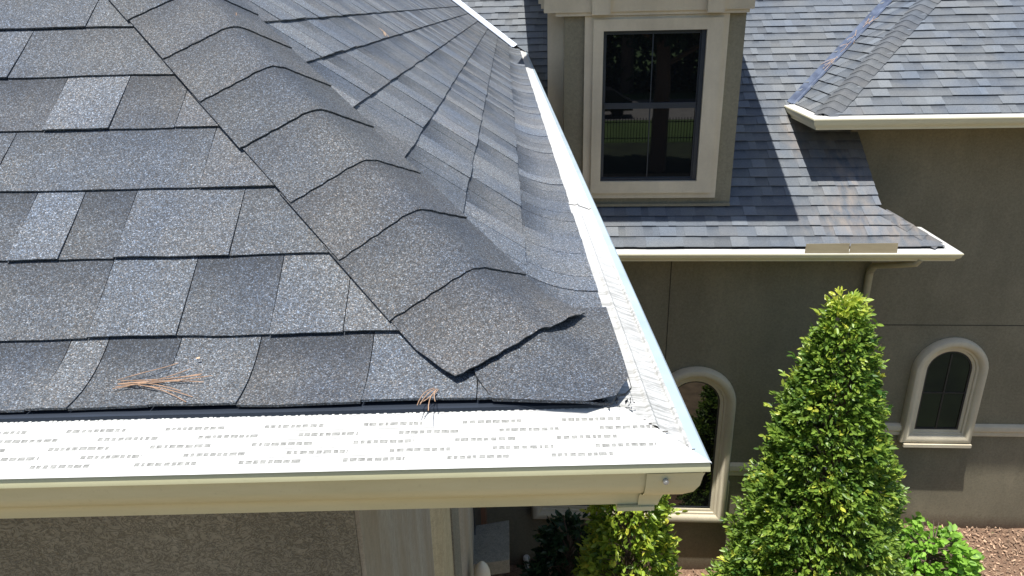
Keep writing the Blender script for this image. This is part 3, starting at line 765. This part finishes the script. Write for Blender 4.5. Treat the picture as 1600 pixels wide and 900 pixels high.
# ------------------------------------------------------------------ front wing walls
XW, YN = -.35, 1.31
wall(-3.1, XW-.011, YN, GZ-.2, -.62, Wd, mat=mt_swirl, label='near wall of swirled stucco in the eave shade')
mb = MB(); mb.box(XW-.0105, XW, YN+.003, 6.9, GZ-.2, -.62); mb.build('wall', mt_streak, house, label='side wall of streaked stucco under the near gutter corner')
mb = MB(); mb.box(-3.5, .11, .875, YN+.02, -.66, -.605); mb.box(XW-.1, .108, YN+.022, 8.4, -.66, -.605); mb.box(-3.5, .118, .868, .876, -.66, -.545); mb.box(.112, .119, .877, 8.5, -.66, -.545)
mb.build('soffit', mt_trimn, house, label='cream soffit and fascia of the near eave')
def vjamb(y0, y1, out, mat, rnd=True, z0=GZ, z1=-.67):
    mb = MB(); pr = []
    for i in range(9):
        t = i/8; pr.append((XW+out*(math.sin(math.pi*t)**.5 if rnd else 1), y0+(y1-y0)*t))
    pr = [(XW-.01, y0)]+pr+[(XW-.01, y1)]
    m_ = len(pr); mb.add([(x, y, z) for z in (z0, z1) for (x, y) in pr], [(i, i+1, m_+i+1, m_+i) for i in range(m_-1)])
    return mb
mb = vjamb(2.38, 2.78, .055, None); mb.build('window_surround', mt_trimn, house, smooth=True, label='rounded mossy cream jamb on the side wall')
mb = vjamb(3.0, 3.35, .02, None, False); mb.build('window_surround', mt_swirl, house, label='rough inner jamb')
mb = vjamb(3.45, 4.1, .05, None, True); mb.build('window_surround', mt_streak, house, smooth=True, label='smooth grey jamb')
mb = MB(); mb.box(XW, XW+.01, 4.75, 5.6, GZ, -.7); mb.build('side_door_frame', mt_black, house, label='dark recess beside the inner corner')
mb = MB(); mb.box(XW, XW+.05, 5.65, 5.95, GZ, -.7); mb.build('door_casing', plain('brown_casing', (.17, .09, .055), .6), house)
mb = MB(); x0, x1 = XW, XW+.285
mb.add([(x0, 4.45, -4.07), (x1, 4.45, -4.03), (x1, 4.85, -3.98), (x0, 4.85, -4.03), (x0, 4.45, -4.20), (x1, 4.45, -4.155), (x1, 4.85, -4.14), (x0, 4.85, -4.18)],
       [(0, 1, 2, 3), (4, 7, 6, 5), (0, 4, 5, 1), (1, 5, 6, 2), (2, 6, 7, 3), (0, 3, 7, 4)])
mb.build('wall_ledge', mt_swirl, house, label='short stucco ledge sticking out of the side wall')
mb = MB(); pts = [(-.225, 3.55, z) for z in (-4.5, -3.5, -3.36, -3.30, -3.26, -3.235, -3.225)]
mb.tube(pts, [.055, .055, .055, .050, .036, .018, .004], 16); mb.build('vent_pipe', mt_trim, house, smooth=True, label='pale round pipe head beside the jamb')
mb = MB(); c0 = M(-.354, YM-.03, -6.02); mb.tube([c0+[0, 0, z] for z in (-.2, -.03, -.01, .02, .035, .042)], [.028, .028, .040, .040, .030, .008], 12)
pc = mb.build('cleanout_pipe', plain('white_pvc', (.75, .74, .70), .5), None, smooth=True); tag(pc, 'small white capped pipe standing at the foot of the main wall', 'pipe')

# ------------------------------------------------------------------ ground
def sheetobj(name, x0, x1, y0, y1, z, mat, T=M, label=None):
    mb = MB(); mb.add([T(x0, y0, z), T(x1, y0, z), T(x1, y1, z), T(x0, y1, z)], [(0, 1, 2, 3)]); o = mb.build(name, mat, None, recalc=False); o['kind'] = 'structure'
    return o
m = N('lawn_grass'); m.base(m.mix(m.ramp(m.noise(.25, 4), [(.4, 0), (.6, 1)]), (.055, .10, .022), (.085, .14, .034))); m.set(Roughness=.9); mt_lawn = m.m
m = N('pine_mulch'); n1 = m.noise(38, 5, .75, vec=m.mapping((1, 2.2, 1), (0, 0, .4))); n2 = m.noise(3, 3)
m.base(m.mix(1.0, m.ramp(n1, [(.3, (.09, .045, .03)), (.5, (.30, .18, .115)), (.68, (.46, .33, .22)), (.8, (.64, .53, .41))]), m.ramp(n2, [(.3, .8), (.7, 1.1)]), 'MULTIPLY'))
m.set(Roughness=.95); m.bump(n1, 1.0, .03); mt_mulch = m.m
m = N('pale_road'); m.base(m.ramp(m.noise(3, 4), [(.3, (.20, .19, .18)), (.7, (.27, .26, .245))])); m.set(Roughness=.9); mt_road = m.m
mt_bounce = plain('warm_bounce_ground', (.26, .19, .12), .95, .3, 6)  # tan ground colour picked for warm bounce on the shaded walls
sheetobj('ground', -400, 400, -400, 400, GZ-.03, mt_lawn)
# mulch bed with a slightly lumpy top
mb = MB(); nx, ny = 70, 40; vs = []
for j in range(ny+1):
    for i in range(nx+1):
        x = -3+12.4*i/nx; y = 5.2+2.32*j/ny; vs.append(M(x, y, GZ+.012*math.sin(x*3.1+y)+.012*math.sin(y*5.3+x*1.7)+random.uniform(-.008, .008)-(.03 if j == 0 else 0)))
mb.add(vs, [(j*(nx+1)+i, j*(nx+1)+i+1, (j+1)*(nx+1)+i+1, (j+1)*(nx+1)+i) for j in range(ny) for i in range(nx)])
o = mb.build('mulch_bed', mt_mulch, None, smooth=True, recalc=False); o['kind'] = 'structure'
# loose bark chips and straw on the mulch
mb = MB()
for i in range(5200):
    x = random.uniform(3.4, 9.0) if i % 5 else random.uniform(.4, 3.4); y = random.uniform(6.3, 7.5); 
    if x < 3 and y > 6.66: continue
    L = random.uniform(.015, .05); wd_ = random.uniform(.003, .009); a_ = random.uniform(0, 3.14); tl = random.uniform(-.25, .25)
    c0 = M(x, y, GZ+.014+random.uniform(0, .012)); dx = np.array([math.cos(a_), math.sin(a_), tl])*L/2; dy = np.array([-math.sin(a_), math.cos(a_), random.uniform(-.5, .5)])*wd_
    tn = random.choice([.35, .6, .9, 1.2, 1.7])
    mb.add([c0-dx-dy, c0+dx-dy, c0+dx+dy, c0-dx+dy], [(0, 1, 2, 3)], 0, (tn, 0, .5))
m = N('bark_chips'); a = m.attr('tone'); m.base(m.mix(1.0, (.33, .22, .145), a.outputs['Color'], 'MULTIPLY'))
sp_ = m.n('SeparateColor'); m.l(a.outputs['Color'], sp_.inputs[0]); cc = m.n('CombineColor')
for i in range(3): m.l(sp_.outputs[0], cc.inputs[i])
m.base(m.mix(1.0, (.33, .22, .145), cc.outputs[0], 'MULTIPLY')); m.set(Roughness=.9)
o = mb.build('bark_mulch', m.m, None, recalc=False); tag(o, 'loose bark chips scattered over the mulch bed', 'mulch', kind='stuff')
m = N('added_dark_ground'); m.base(m.ramp(m.noise(1.2, 4), [(.3, (.012, .018, .008)), (.7, (.035, .05, .02))])); m.set(Roughness=.9)  # near-black green paints shade onto ground seen only in window reflections
sheetobj('added_dark_bed', -30, 45, -20.3, -13.9, GZ-.016, m.m)  # tree shade on the lawn, painted as a dark sheet
sheetobj('added_dark_bed', 3.6, 14, 2.0, 5.22, GZ-.010, m.m)  # unseen dark sheet added so the small window mirrors darkness
sheetobj('warm_bounce_bed', -14, 24, -14, 5.3, GZ-.016, mt_bounce)  # unseen ground added to bounce warm light onto the walls
sheetobj('road', -60, 70, -36, -27.2, GZ-.022, mt_road)

# ------------------------------------------------------------------ foliage
def leaf_mat(name, c0, c1, c2, rough=.38, tr=.25):
    m = N(name); a = m.attr('tone'); sp = m.n('SeparateColor'); m.l(a.outputs['Color'], sp.inputs[0])
    m.base(m.ramp(sp.outputs[0], [(0, c0), (.55, c1), (1, c2)])); m.set(Roughness=rough, Specular_IOR_Level=.45)
    tb = m.n('BsdfTranslucent'); m.l(m.ramp(sp.outputs[0], [(0, tuple(min(1, x*1.6) for x in c0)), (.55, tuple(min(1, x*1.6) for x in c1)), (1, tuple(min(1, x*1.4) for x in c2))]), tb.inputs[0])
    mx_ = m.n('MixShader'); mx_.inputs[0].default_value = tr
    m.l(m.p.outputs[0], mx_.inputs[1]); m.l(tb.outputs[0], mx_.inputs[2]); m.l(mx_.outputs[0], m.t.nodes['Material Output'].inputs[0]); return m.m
def leaves(base, dirn, nrm, L, Wf, tone, fold=.25):
    """arrays of leaf bases, directions, normals -> verts, faces, tones"""
    dirn = dirn/np.linalg.norm(dirn, axis=1, keepdims=True); side = np.cross(nrm, dirn); side /= (np.linalg.norm(side, axis=1, keepdims=True)+1e-9)
    up = np.cross(dirn, side); L = L[:, None]; W_ = L*Wf
    pts = []
    for (a, b, c) in ((0, 0, 0), (.3, .42, 1), (.68, .40, 1), (1, 0, -.4), (.68, -.40, 1), (.3, -.42, 1)):
        pts.append(base+dirn*L*a+side*W_*b+up*W_*fold*abs(b)*c*1.2-up*L*.10*a*a)
    V = np.stack(pts, 1).reshape(-1, 3); n = len(base); i = np.arange(n)*6
    Fq = np.concatenate([np.stack([i, i+3, i+2, i+1], 1), np.stack([i, i+5, i+4, i+3], 1)])
    return V, Fq, np.repeat(tone, 6)
def leafobj(name, V, Fq, tone, mat, parent):
    me = bpy.data.meshes.new(name); n = len(Fq)
    me.vertices.add(len(V)); me.vertices.foreach_set('co', V.astype(np.float32).ravel())
    me.loops.add(4*n); me.loops.foreach_set('vertex_index', Fq.ravel().astype(np.int32))
    me.polygons.add(n); me.polygons.foreach_set('loop_start', np.arange(0, 4*n, 4, dtype=np.int32)); me.polygons.foreach_set('loop_total', np.full(n, 4, dtype=np.int32))
    me.materials.append(mat); a = me.color_attributes.new('tone', 'FLOAT_COLOR', 'POINT')
    col = np.zeros((len(V), 4), dtype=np.float32); col[:, 0] = tone; col[:, 3] = 1; a.data.foreach_set('color', col.ravel())
    me.update(); me.validate(); o = bpy.data.objects.new(name, me); C.objects.link(o)
    if parent is not None: o.parent = parent; o.matrix_parent_inverse = chain(parent).inverted()
    return o
def shrub(name, label, cat, base, H, radf, nclus, nl, L, Wf, mat, ymix, seed, lean=0.0, lumps=.10, group=None, bark=None, shell=.22, z_lo=.02, tips=60):
    rg = np.random.default_rng(seed); root = thing(name, label, cat, base, group); base = np.array(base, float)
    t = rg.random(nclus*3)
    rr_ = np.array([radf(x) for x in t]); keep = rg.random(nclus*3) < rr_/rr_.max()*1.0+.06; t = t[keep][:nclus]; n = len(t)
    ph = rg.random(n)*2*math.pi; R_ = np.array([radf(x) for x in t])
    bump = 1+lumps*(np.sin(ph*5+t*19+seed)+.7*np.sin(ph*9-t*31)+.6*np.sin(t*55+ph*3))
    depth = rg.exponential(shell, n); depth = np.minimum(depth, .9)
    rad = R_*bump*(1-depth*.6)+rg.normal(0, .015, n)
    cen = base+np.stack([rad*np.cos(ph)+lean*t, rad*np.sin(ph), z_lo*H+t*H*(1-z_lo)], 1)
    outd = np.stack([np.cos(ph), np.sin(ph), .55+.3*rg.normal(size=n)], 1)+rg.normal(0, .35, (n, 3)); outd /= np.linalg.norm(outd, axis=1, keepdims=True)
    # shoots
    if tips:
        k = rg.choice(n, tips, replace=False); cen[k] += outd[k]*rg.uniform(.03, .10, tips)[:, None]
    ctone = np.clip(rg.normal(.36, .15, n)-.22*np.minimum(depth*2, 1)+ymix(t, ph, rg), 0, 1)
    B, D, Nn, LL, TT = [], [], [], [], []
    for q in range(nl):
        ax = outd+rg.normal(0, .62, (n, 3)); ax /= np.linalg.norm(ax, axis=1, keepdims=True)
        along = rg.uniform(0, 1, n)[:, None]
        B.append(cen+outd*L*1.3*along+rg.normal(0, L*.18, (n, 3))); D.append(ax+outd*.35)
        nn = np.cross(ax, rg.normal(0, 1, (n, 3))); nn /= np.linalg.norm(nn, axis=1, keepdims=True); nn += np.array([0, 0, 1.15])+outd*.35; Nn.append(nn)
        LL.append(L*rg.uniform(.65, 1.2, n)); TT.append(np.clip(ctone+rg.normal(0, .09, n), 0, 1))
    V, Fq, tn = leaves(np.concatenate(B), np.concatenate(D), np.concatenate(Nn), np.concatenate(LL), Wf, np.concatenate(TT))
    leafobj('crown', V, Fq, tn, mat, root)
    mb = MB(); mb.tube([base+[0, 0, -.05], base+[.01, .01, H*.3], base+[-.015, .01, H*.65], base+[0, 0, H*.95]], [.045, .035, .02, .006], 8)
    for i in range(110):
        tt = rg.random()*.9; a = rg.random()*6.283; r = radf(tt)*.93; z0 = z_lo*H+tt*H; p0 = base+[0, 0, z0*.9]; p1 = base+[math.cos(a)*r*.5, math.sin(a)*r*.5, z0+.03]; p2 = base+[math.cos(a)*r, math.sin(a)*r, z0+.12]
        mb.tube([p0, p1, p2], [.010, .006, .002], 5, cap=False)
    mb.build('trunk', mt_bark, root, smooth=True, recalc=False); return root
mt_bark = plain('greybrown_bark', (.14, .10, .075), .9, .35, 30)
lm_big = leaf_mat('glossy_green_leaf', (.05, .125, .024), (.265, .395, .062), (.62, .64, .10), tr=.33)
lm_dark = leaf_mat('dark_green_leaf', (.015, .042, .022), (.038, .085, .034), (.16, .24, .05))
lm_yel = leaf_mat('yellow_green_leaf', (.07, .15, .022), (.32, .43, .05), (.62, .58, .08), tr=.3)
lm_hyd = leaf_mat('soft_bright_leaf', (.11, .24, .03), (.26, .48, .06), (.38, .58, .10), rough=.55)
def cone(r, top=.012, p=.93): return lambda t: top+(r-top)*((1-t)**p)*(1 if t > .06 else (.86+t*2.3))
def ym_big(t, ph, rg):
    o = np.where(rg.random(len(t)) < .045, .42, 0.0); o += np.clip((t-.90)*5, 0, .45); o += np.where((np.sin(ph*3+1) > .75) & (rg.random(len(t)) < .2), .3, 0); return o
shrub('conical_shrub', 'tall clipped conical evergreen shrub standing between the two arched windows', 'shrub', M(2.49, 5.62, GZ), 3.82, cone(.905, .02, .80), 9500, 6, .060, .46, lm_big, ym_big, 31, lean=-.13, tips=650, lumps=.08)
def ym_y(t, ph, rg): return np.where(rg.random(len(t)) < .25, .3, .06)
shrub('conical_shrub', 'yellow-green leafy shrub below the near gutter corner, front right of the pair', 'shrub', M(.59, 4.75, GZ), 2.85, cone(.52, .1, .7), 2600, 6, .060, .52, lm_yel, ym_y, 41, lumps=.09, tips=120)
def ym_0(t, ph, rg): return np.where(rg.random(len(t)) < .03, .4, 0)
shrub('round_shrub', 'dark green shaded shrub beside the main wall, left of the yellow-green one', 'shrub', M(.12, 5.35, GZ), 1.70, lambda t: .44*math.sqrt(max(.02, 1-(t*1.0)**2)), 1300, 6, .066, .55, lm_dark, ym_0, 43, lumps=.12, tips=60)
shrub('leafy_plant', 'low bright green broad-leaved plant in the mulch beside the big conical shrub', 'plant', M(4.00, 6.40, GZ), .80, lambda t: .44*math.sqrt(max(.03, 1-t*t)), 420, 5, .085, .72, lm_hyd, lambda t, ph, rg: 0*t+.12, 47, lumps=.12, tips=20)

# ------------------------------------------------------------------ small things
pl_ = thing('path_light', 'small black path light standing in the mulch near the right shrub', 'lamp', M(4.57, 6.90, GZ))
mb = MB(); b0 = M(4.57, 6.90, GZ); mb.tube([b0+[0, 0, -.05], b0+[0, 0, .10]], .008, 8); mb.build('stake', mt_black, pl_)
mb = MB(); mb.tube([b0+[0, 0, .09], b0+[0, 0, .10], b0+[0, 0, .17], b0+[0, 0, .185]], [.02, .036, .036, .02], 14); mb.build('lamp_head', mt_black, pl_, smooth=True)
mt_ndl = plain('dry_pine_needle', (.38, .24, .15), .6, .35, 60); mt_ndl2 = plain('pale_pine_needle', (.55, .38, .24), .6, .3, 60)
def needles(label, sl, u, s, n, L, ang, spread, mat, r=.0006, off=.0085, group='dry pine needles on the roofs', seed=1):
    rg = random.Random(seed); mb = MB()
    for i in range(n):
        a = ang+rg.gauss(0, spread); l = L*rg.uniform(.6, 1.1); u0, s0 = u+rg.gauss(0, L*.05), s+rg.gauss(0, L*.03); pts = []
        bend = rg.uniform(-.3, .3); lift = rg.uniform(0, .004)
        for k in range(6):
            t = k/5; aa = a+bend*t; pts.append(sl.P(u0+l*t*math.cos(aa), s0+l*t*math.sin(aa), off+lift*math.sin(math.pi*t)+rg.uniform(0, .001)))
        mb.tube(pts, r, 5)
    o = mb.build('pine_needles', mat, None, smooth=True); tag(o, label, 'pine needles', group); return o
needles('orange fan of dry pine needles lying on the lowest near shingle row', slF, -.55, .052, 10, .13, .02, .10, mt_ndl, seed=2)
needles('few pine needles hanging over the drip edge above the slotted guard', slF, -.105, .018, 5, .05, -1.9, .2, mt_ndl, off=.012, seed=3)
needles('thin pale pine needles on the side slope near the top of the photo', slR, 2.9, E0*5.3, 4, .12, 3.6, .2, mt_ndl2, seed=4)
needles('tiny reddish pine needles on the second course of the side slope', slR, 1.62, E0*6.1, 3, .05, .8, .6, mt_ndl, seed=5)
def needles_at(label, p, n, L, mat, seed, r=.0022):
    rg = random.Random(seed); mb = MB()
    d0 = M(.70, .70, .49); 
    for i in range(n):
        a = p+d0*rg.gauss(0, L*.35)+np.array([rg.gauss(0, .02), rg.gauss(0, .02), .012]); d = d0*rg.choice((-1, 1))+np.array([rg.gauss(0, .35), rg.gauss(0, .35), rg.gauss(0, .12)])
        d = d/np.linalg.norm(d)*L*rg.uniform(.6, 1.1); mb.tube([a, a+d*.5+[0, 0, .006], a+d], r, 4)
    o = mb.build('pine_needles', mat, None); tag(o, label, 'pine needles', 'dry pine needles on the roofs')
for (q, lab, k) in ((.86, 'pine needle clump lying highest in the blue valley flashing', 61), (.62, 'pine needle clump in the middle of the blue valley flashing', 62), (.42, 'pine needle clump lowest in the blue valley flashing', 63)):
    needles_at(lab, isect(nM, kM, nL, kL, WZ+q*.86)+np.array([0, 0, .012]), 11, .16, mt_ndl2, k)
def bit(label, sl, u, s, r, mat, name='leaf_scrap'):
    mb = MB(); P = sl.P(u, s, .011); mb.add([P, P+[r*1.6, .2*r, .1*r], P+[r*1.2, r, .5*r], P+[.1*r, r*.7, .2*r]], [(0, 1, 2, 3)]); o = mb.build(name, mat, None); tag(o, label, 'leaf'); return o
bit('tiny pale dry leaf scrap on the lowest near shingle row', slF, -.455, .095, .0035, mt_ndl2)

# ------------------------------------------------------------------ what the windows mirror, behind the camera
fn = thing('iron_fence', 'black iron picket fence across the lawn, seen mirrored in the dormer window', 'fence', M(5, -20.6, GZ))
mb = MB(); x = -10.0
while x < 22: mb.box(x, x+.028, -20.62, -20.59, GZ-.05, GZ+1.08, M); x += .135
mb.build('picket', mt_black, fn, recalc=False, label='row of slim iron pickets')['kind'] = 'stuff'
mb = MB(); mb.box(-10, 22, -20.60, -20.585, GZ+.12, GZ+.16, M); mb.box(-10, 22, -20.60, -20.585, GZ+.86, GZ+.90, M); mb.build('rail', mt_black, fn)
car = thing('parked_car', 'dark car parked on the pale road, mirrored in the dormer window', 'car', M(1.9, -28.6, GZ))
mt_car = plain('dark_car_paint', (.02, .022, .026), .25); bx_, by_ = 1.9, -28.6
mb = MB(); prof = [(-2.2, .35), (-2.2, .8), (-2.0, .95), (-1.2, 1.0), (-.6, 1.5), (1.1, 1.52), (1.9, 1.0), (2.2, .9), (2.25, .4)]
vs = [M(bx_+x, by_+dy, GZ+z) for dy in (-.85, .85) for (x, z) in prof]; m_ = len(prof)
mb.add(vs, [tuple(range(m_)), tuple(range(m_, 2*m_))]+[(i, (i+1) % m_, m_+(i+1) % m_, m_+i) for i in range(m_)]); mb.build('body', mt_car, car)
mt_tyre = plain('tyre_rubber', (.02, .02, .02), .9)
for dx in (-1.4, 1.4):
    for dy in (-.8, .8):
        mb = MB(); mb.tube([M(bx_+dx, by_+dy-.1, GZ+.32), M(bx_+dx, by_+dy+.1, GZ+.32)], .34, 16); mb.build('wheel', mt_tyre, car)
def tree_proto(seed, H, R_):
    rg = np.random.default_rng(seed); root = thing('broadleaf_tree', '', 'tree', (0, 0, 0), 'trees beyond the lawn behind the camera')
    mb = MB(); mb.tube([(0, 0, -.2), (.05, 0, H*.3), (-.05, .1, H*.6), (0, 0, H*.9)], [.33, .28, .18, .04], 12)
    for i in range(9):
        a = i*2.4; z = H*(.35+.06*i); mb.tube([(0, 0, z), (math.cos(a)*R_*.5, math.sin(a)*R_*.5, z+1.2), (math.cos(a)*R_*.85, math.sin(a)*R_*.85, z+1.8)], [.12, .07, .02], 6, cap=False)
    mb.build('trunk', mt_bark, root, smooth=True, recalc=False)
    n = 7000; blobs = rg.normal(0, 1, (26, 3)); blobs /= np.linalg.norm(blobs, axis=1, keepdims=True); blobs *= rg.uniform(.35, .85, (26, 1)); k = rg.integers(0, 26, n)
    d = rg.normal(0, 1, (n, 3)); d /= np.linalg.norm(d, axis=1, keepdims=True)
    P = (blobs[k]+d*rg.uniform(.2, .36, (n, 1)))*np.array([R_, R_, H*.30])+np.array([0, 0, H*.68])
    V, Fq, tn = leaves(P, d+rg.normal(0, .5, (n, 3)), rg.normal(0, .6, (n, 3))+[0, 0, 1], rg.uniform(.28, .5, n), .7, np.clip(rg.normal(.3, .15, n), 0, 1))
    leafobj('crown', V, Fq, tn, lm_dark, root); return root
def copy_tree(o, parent=None):
    c = o.copy(); C.objects.link(c); c.parent = parent
    for ch in list(o.children): copy_tree(ch, c)
    return c
tp = tree_proto(5, 11, 4.2)
spots = [(3.8, -14.3, 1.0, 'thick trunked tree nearest the house, mirrored in the dormer window'), (-2.5, -15.5, 1.05, 'broad tree on the lawn left of the thick trunked one'), (13.0, -15.0, .95, 'broad tree on the lawn right of the thick trunked one')]
k = 0
for i in range(9): spots.append((-20+i*6.3+random.uniform(-1, 1), -42+random.uniform(-3, 3), random.uniform(1.1, 1.5), 'tree in the nearer row of the dark wood beyond the pale road'))
for i in range(9): spots.append((-23+i*6.7+random.uniform(-1, 1), -50+random.uniform(-3, 3), random.uniform(1.2, 1.6), 'tree of the dark row beyond the pale road'))
for i, (x, y, sc, lab) in enumerate(spots):
    t_ = tp if i == 0 else copy_tree(tp); t_.location = M(x, y, GZ-.03).tolist(); t_.scale = (sc, sc, sc); t_.rotation_euler = (0, 0, i*1.3)
    t_['label'] = lab; t_['group'] = 'trees beyond the road' if i > 2 else 'trees on the lawn behind the camera'
rg = np.random.default_rng(77); n = 26000
P = np.stack([rg.uniform(-34, 52, n), rg.uniform(-46, -39, n)+rg.normal(0, .5, n), GZ+rg.random(n)**1.2*9.5], 1)
P = np.stack([P[:, 0]*CT-P[:, 1]*ST, P[:, 0]*ST+P[:, 1]*CT, P[:, 2]], 1)
V, Fq, tn = leaves(P, rg.normal(0, 1, (n, 3)), rg.normal(0, .7, (n, 3))+[0, 0, 1], rg.uniform(.4, .8, n), .7, np.clip(rg.normal(.15, .1, n), 0, 1))
o = leafobj('woodland', V, Fq, tn, lm_dark, None); tag(o, 'dark undergrowth of the wood beyond the pale road', 'woodland', kind='stuff')
S.cycles.use_denoising = True
